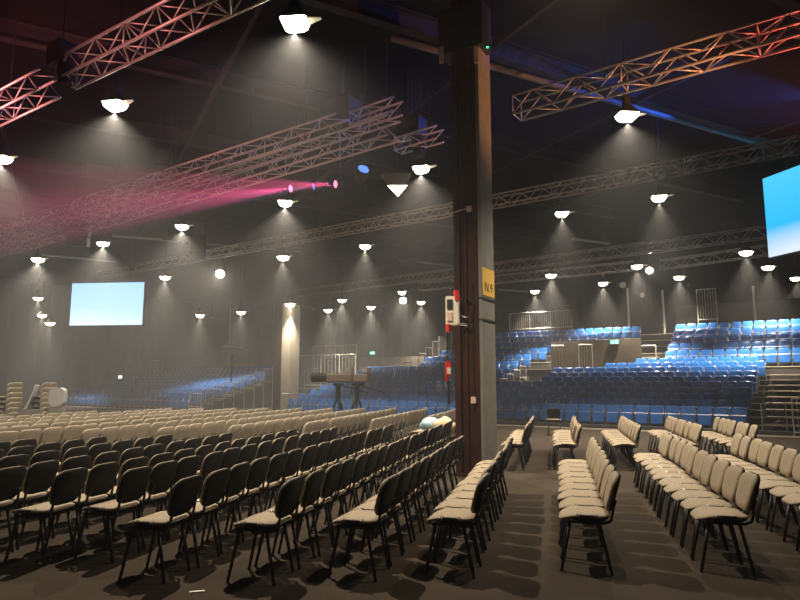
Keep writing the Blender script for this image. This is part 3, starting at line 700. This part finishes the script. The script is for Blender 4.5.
# wedge shaped lamp beside pillar
p = PZ(397, 190, 6.6); root = empty('wedge_lamp', p, R(10)); tag(root, 'wedge shaped lamp with glowing triangular face near the pillar', 'lamp')
m_ = MB(); m_.add([(-.42, .25, .45), (.36, .25, .50), (-.42, -.2, .38), (.36, -.2, .42), (-.26, -.1, .08), (.24, -.1, .10), (.02, .0, -.16)], [(0, 1, 3, 2), (0, 2, 4, 6), (1, 6, 5, 3), (0, 6, 1), (2, 3, 5, 4)]); m_.build('housing', 'housing', root)
m_ = MB(); m_.add([(-.27, -.12, .07), (.25, -.12, .10), (.02, -.02, -.18), (-.05, .0, .02)], [(0, 1, 2), (0, 2, 3), (3, 2, 1), (0, 3, 1)]); m_.build('glowing_face', 'lens', root)
m_ = MB(); m_.tube((0, 0, .45), (0, 0, 2.5), .02); m_.build('hanging_rod', 'steel_black', root)
# magenta moving heads firing sideways through the haze
for (x, y, lab, tx, ty, en) in ((295, 188, 'moving head firing a pink beam, over the lamp', -60, 232, 75000), (340, 184, 'moving head firing a pink beam nearest the wedge lamp', -60, 196, 75000)):
    p = PZ(x, y, 6.75); q = PD(tx, ty, p.y - 4.5)
    par_at(p, q, .22, 'magenta', lab, name='moving_head', power=en, col=(1, .10, .28), cone=13, group='moving heads with pink beams', blend=.4)
p = PZ(318, 186, 6.8); q = PD(-60, 240, p.y - 2.5); par_at(p, q, .2, 'bluelens', 'small moving head between the two pink beams', name='moving_head', power=12000, col=(.55, .45, 1), cone=12, group='moving heads with pink beams', blend=.5)
# washes that tint the trusses
def washer(p, q, m, lab, en, col, cone):
    par_at(Vector(p), Vector(q), .32, m, lab, power=en, col=col, cone=cone, group='colour wash lights', blend=.6)
t2m = T2[0].lerp(T2[1], .45)
washer((9.5, 11.5, 5.2), t2m + Vector((1.2, -.6, 0)), 'magenta', 'red wash light aimed at the orange lit truss', 1700, (1, .10, .06), 50)
washer((6.9, 7.6, 5.2), T2[0].lerp(T2[1], .12), 'lens', 'amber wash light aimed at the orange lit truss', 1800, (1, .38, .14), 50)
washer((-9.5, 9.0, 4.6), T1a[0].lerp(T1b[1], .4), 'magenta', 'pink wash light aimed at the pink truss', 3000, (1, .26, .26), 48)
washer((-6.2, 6.4, 5.6), T1b[0].lerp(T1b[1], .45), 'magenta', 'second pink wash light for the end of the pink truss', 900, (1, .28, .26), 60)
a, b = PZ(392, 38, 8.75), PZ(762, 144, 8.75); root = empty('roof_pipe', a); tag(root, 'grey ventilation pipe under the roof, partly lit blue, above the orange truss', 'pipe')
m_ = MB(); m_.tube((0, 0, 0), b - a, .075, 12); m_.build('pipe', 'pipe', root, True)
m_ = MB()
for f in (.1, .37, .64, .91): m_.tube((b - a) * f, (b - a) * f + UP * .6, .012, 5)
m_.build('hanger', 'steel_black', root)
washer((12.8, 15.2, 8.5), a.lerp(b, .48), 'bluelens', 'blue wash light aimed along the roof pipe', 5200, (.04, .16, 1), 26)
washer((10.5, 14.5, 8.5), a.lerp(b, .12), 'bluelens', 'second blue wash light aimed along the roof pipe', 3000, (.04, .16, 1), 30)
washer((-1, 15.5, 6.9), (0.5, 12, 9.2), 'bluelens', 'blue wash light under the roof beside the pillar', 14, (.05, .18, 1), 90)
# pale suspended strips
for (x0, y0, x1, y1, z, lab) in ((112, 236, 163, 240, 7.3, 'pale hanging strip beside the flood lamp over small screen'), (40, 255, 115, 262, 7.3, 'long pale strip just above the small screen'), (572, 239, 609, 244, 7.4, 'pale hanging strip beneath the long truss past the pillar'),
                        (417, 262, 452, 266, 7.4, 'pale hanging strip touching the pillar side'), (499, 290, 528, 292, 7.2, 'pale hanging strip past the N9 sign'), (210, 318, 224, 320, 7.0, 'tiny pale strip near the far small lamp'),
                        (115, 236.5, 300, 252, 8.2, 'thin long pale conduit beneath the twin trusses'), (300, 305, 315, 310, 7.1, 'tiny bright strip behind the far pillar')):
    a, b = PZ(x0, y0, z), PZ(x1, y1, z)
    if max(a.y, b.y) > 40: a, b = PD(x0, y0, 37), PD(x1, y1, 37)
    root = empty('hanging_strip', a); tag(root, lab, 'light strip', 'pale unlit strips hung from the roof')
    d = b - a; m_ = MB(); n_ = d.normalized(); sd2 = n_.cross(UP).normalized(); w_ = .12 if 'conduit' not in lab else .05
    prof = [(-1, 0), (-.6, .5), (.6, .5), (1, 0), (.6, -.15), (-.6, -.15)]
    m_.rings([[sd2 * (w_ * x) + UP * (w_ * y) for x, y in prof], [d + sd2 * (w_ * x) + UP * (w_ * y) for x, y in prof]]); m_.build('trough', 'duct', root)
    m_ = MB()
    for f in (.12, .88): m_.tube(d * f, d * f + UP * (9.1 - (a + d * f).z), .01, 4)
    m_.build('hanging_wire', 'steel_black', root)
# loudspeakers
def speaker(p, s, lab):
    root = empty('hanging_loudspeaker', p, R(15)); tag(root, lab, 'loudspeaker', 'hanging dark loudspeakers')
    m_ = MB()
    for k in range(3):
        m_.box((0, -.03 * k * s, -.30 * k * s), (.55 * s, .42 * s, .27 * s), Matrix.Rotation(R(4 * k), 3, 'X'))
    m_.build('cabinet', 'housing', root)
    m_ = MB(); m_.tube((-.15, 0, .1), (-.15, 0, 9.1 - p.z), .012); m_.tube((.15, 0, .1), (.15, 0, 9.1 - p.z), .012); m_.build('rigging', 'steel_black', root)
speaker(PZ(80, 222, 7.1), 1.2, 'dark loudspeaker hung before the twin trusses')
speaker(PZ(199, 240, 6.8), 1.0, 'dark loudspeaker hung below the magenta haze')
speaker(PZ(165, 155, 7.9), .0001 + .7, 'small dark loudspeaker high above the twin trusses')
# ================================================================== SCREENS
def screen(name, corner, across, w_, h_, m, label, tilt=0):
    root = empty(name, corner); tag(root, label, 'screen')
    a = across.normalized(); n = a.cross(UP).normalized(); rot = Matrix((a, -n, UP)).transposed()
    m_ = MB(); m_.box(a * w_ / 2 - n * .08 + UP * h_ / 2, (w_ + .1, .12, h_ + .1), rot); m_.build('casing', 'housing', root)
    pl = MB(); pl.box((w_ / 2, 0, h_ / 2), (w_, .02, h_)); o = pl.build('display', m, root); o.rotation_euler = rot.to_euler()
    m_ = MB()
    for f in (.2, .8): m_.tube(a * w_ * f + UP * h_, a * w_ * f + UP * (9.1 - corner.z), .012)
    m_.build('hanging_wire', 'steel_black', root)
    return root
a = PD(69.5, 325.5, 30); b = PD(142, 324.5, 29.6); tp = PD(69.5, 283.5, 30); b.z = a.z
screen('video_screen', a, b - a, (b - a).length, tp.z - a.z, 'screen_s', 'small glowing pale blue screen hanging in the hazy distance')
a = PD(769, 257.5, 20); tp = PD(769, 179, 20)
sdir = Vector((.27, -.96, 0)); screen('video_screen', a, sdir, 4.4, tp.z - a.z, 'screen_b', 'large cyan screen cut off by the picture edge')
# ================================================================== CAMERA POSITION ON THE FLOOR
def bcam(px, d, lab, rz):
    p = PD(px, 400, d); root = empty('broadcast_camera', (p.x, p.y, 0), rz); tag(root, lab, 'video camera', 'broadcast cameras on tripods')
    m_ = MB(); m_.rings([[(x, -.45, y + 1.72) for x, y in rrect(.24, .28, .05)], [(x, .35, y + 1.72) for x, y in rrect(.24, .28, .05)]]); m_.build('body', 'brownwall', root)
    m_ = MB(); m_.tube((0, .35, 1.74), (0, .85, 1.74), .13, 12, .16); m_.build('camera_lens', 'black', root)
    m_ = MB(); m_.box((0, -.35, 1.98), (.24, .2, .16)); m_.build('viewfinder', 'conc', root)
    m_ = MB(); m_.tube((0, 0, 1.1), (0, 0, 1.55), .08); m_.box((0, 0, 1.52), (.22, .3, .08)); m_.build('pan_head', 'black', root)
    m_ = MB(); m_.tube((.0, -.1, 1.5), (.25, -.9, 1.25), .015); m_.build('pan_bar', 'black', root)
    for k in range(3):
        a = R(90 + 120 * k); m_ = MB(); m_.tube((0, 0, 1.15), (.5 * math.cos(a), .5 * math.sin(a), 0), .035, 6); m_.build('leg', 'black', root)
bcam(338, 19.6, 'cream hooded broadcast camera on tripod, pillar-far one of the pair', R(80))
bcam(357, 20.0, 'dark broadcast camera on tripod, pillar-near one of the pair', R(60))
# man-sized dark lamp post on left grandstand
p = PD(232, 356, 36); root = empty('follow_spot', (p.x, p.y, 0), R(20)); tag(root, 'follow spotlight on a stand above the far seat block', 'spotlight')
m_ = MB(); m_.tube((0, 0, 1.6), (0, 0, 3.3), .05); m_.build('stand', 'steel_black', root)
m_ = MB(); m_.tube((-.5, .1, 3.5), (.5, -.15, 3.35), .2, 12, .24); m_.build('barrel', 'duct', root)
# beacon with a green LED on the pillar head
p = PD(487, 49, 9.9); root = empty('wireless_unit', p); tag(root, 'small unit with green light high on the pillar', 'wireless unit')
m_ = MB(); m_.box((0, 0, .05), (.14, .10, .10)); m_.build('casing', 'conc', root)
m_ = MB(); m_.box((0, -.055, .0), (.03, .01, .025)); m_.build('green_light', 'ledgreen', root)
for x in (441.5, 476):
    p = PD(x, 55, 9.75); m_ = MB(); m_.box((0, 0, 0), (.07, .04, .28)); o = m_.build('bracket_plate', 'pink'); o.location = p; tag(o, 'pinkish steel plate at the pillar head, %s' % ('outer one' if x < 450 else 'over the dark face'), 'bracket')
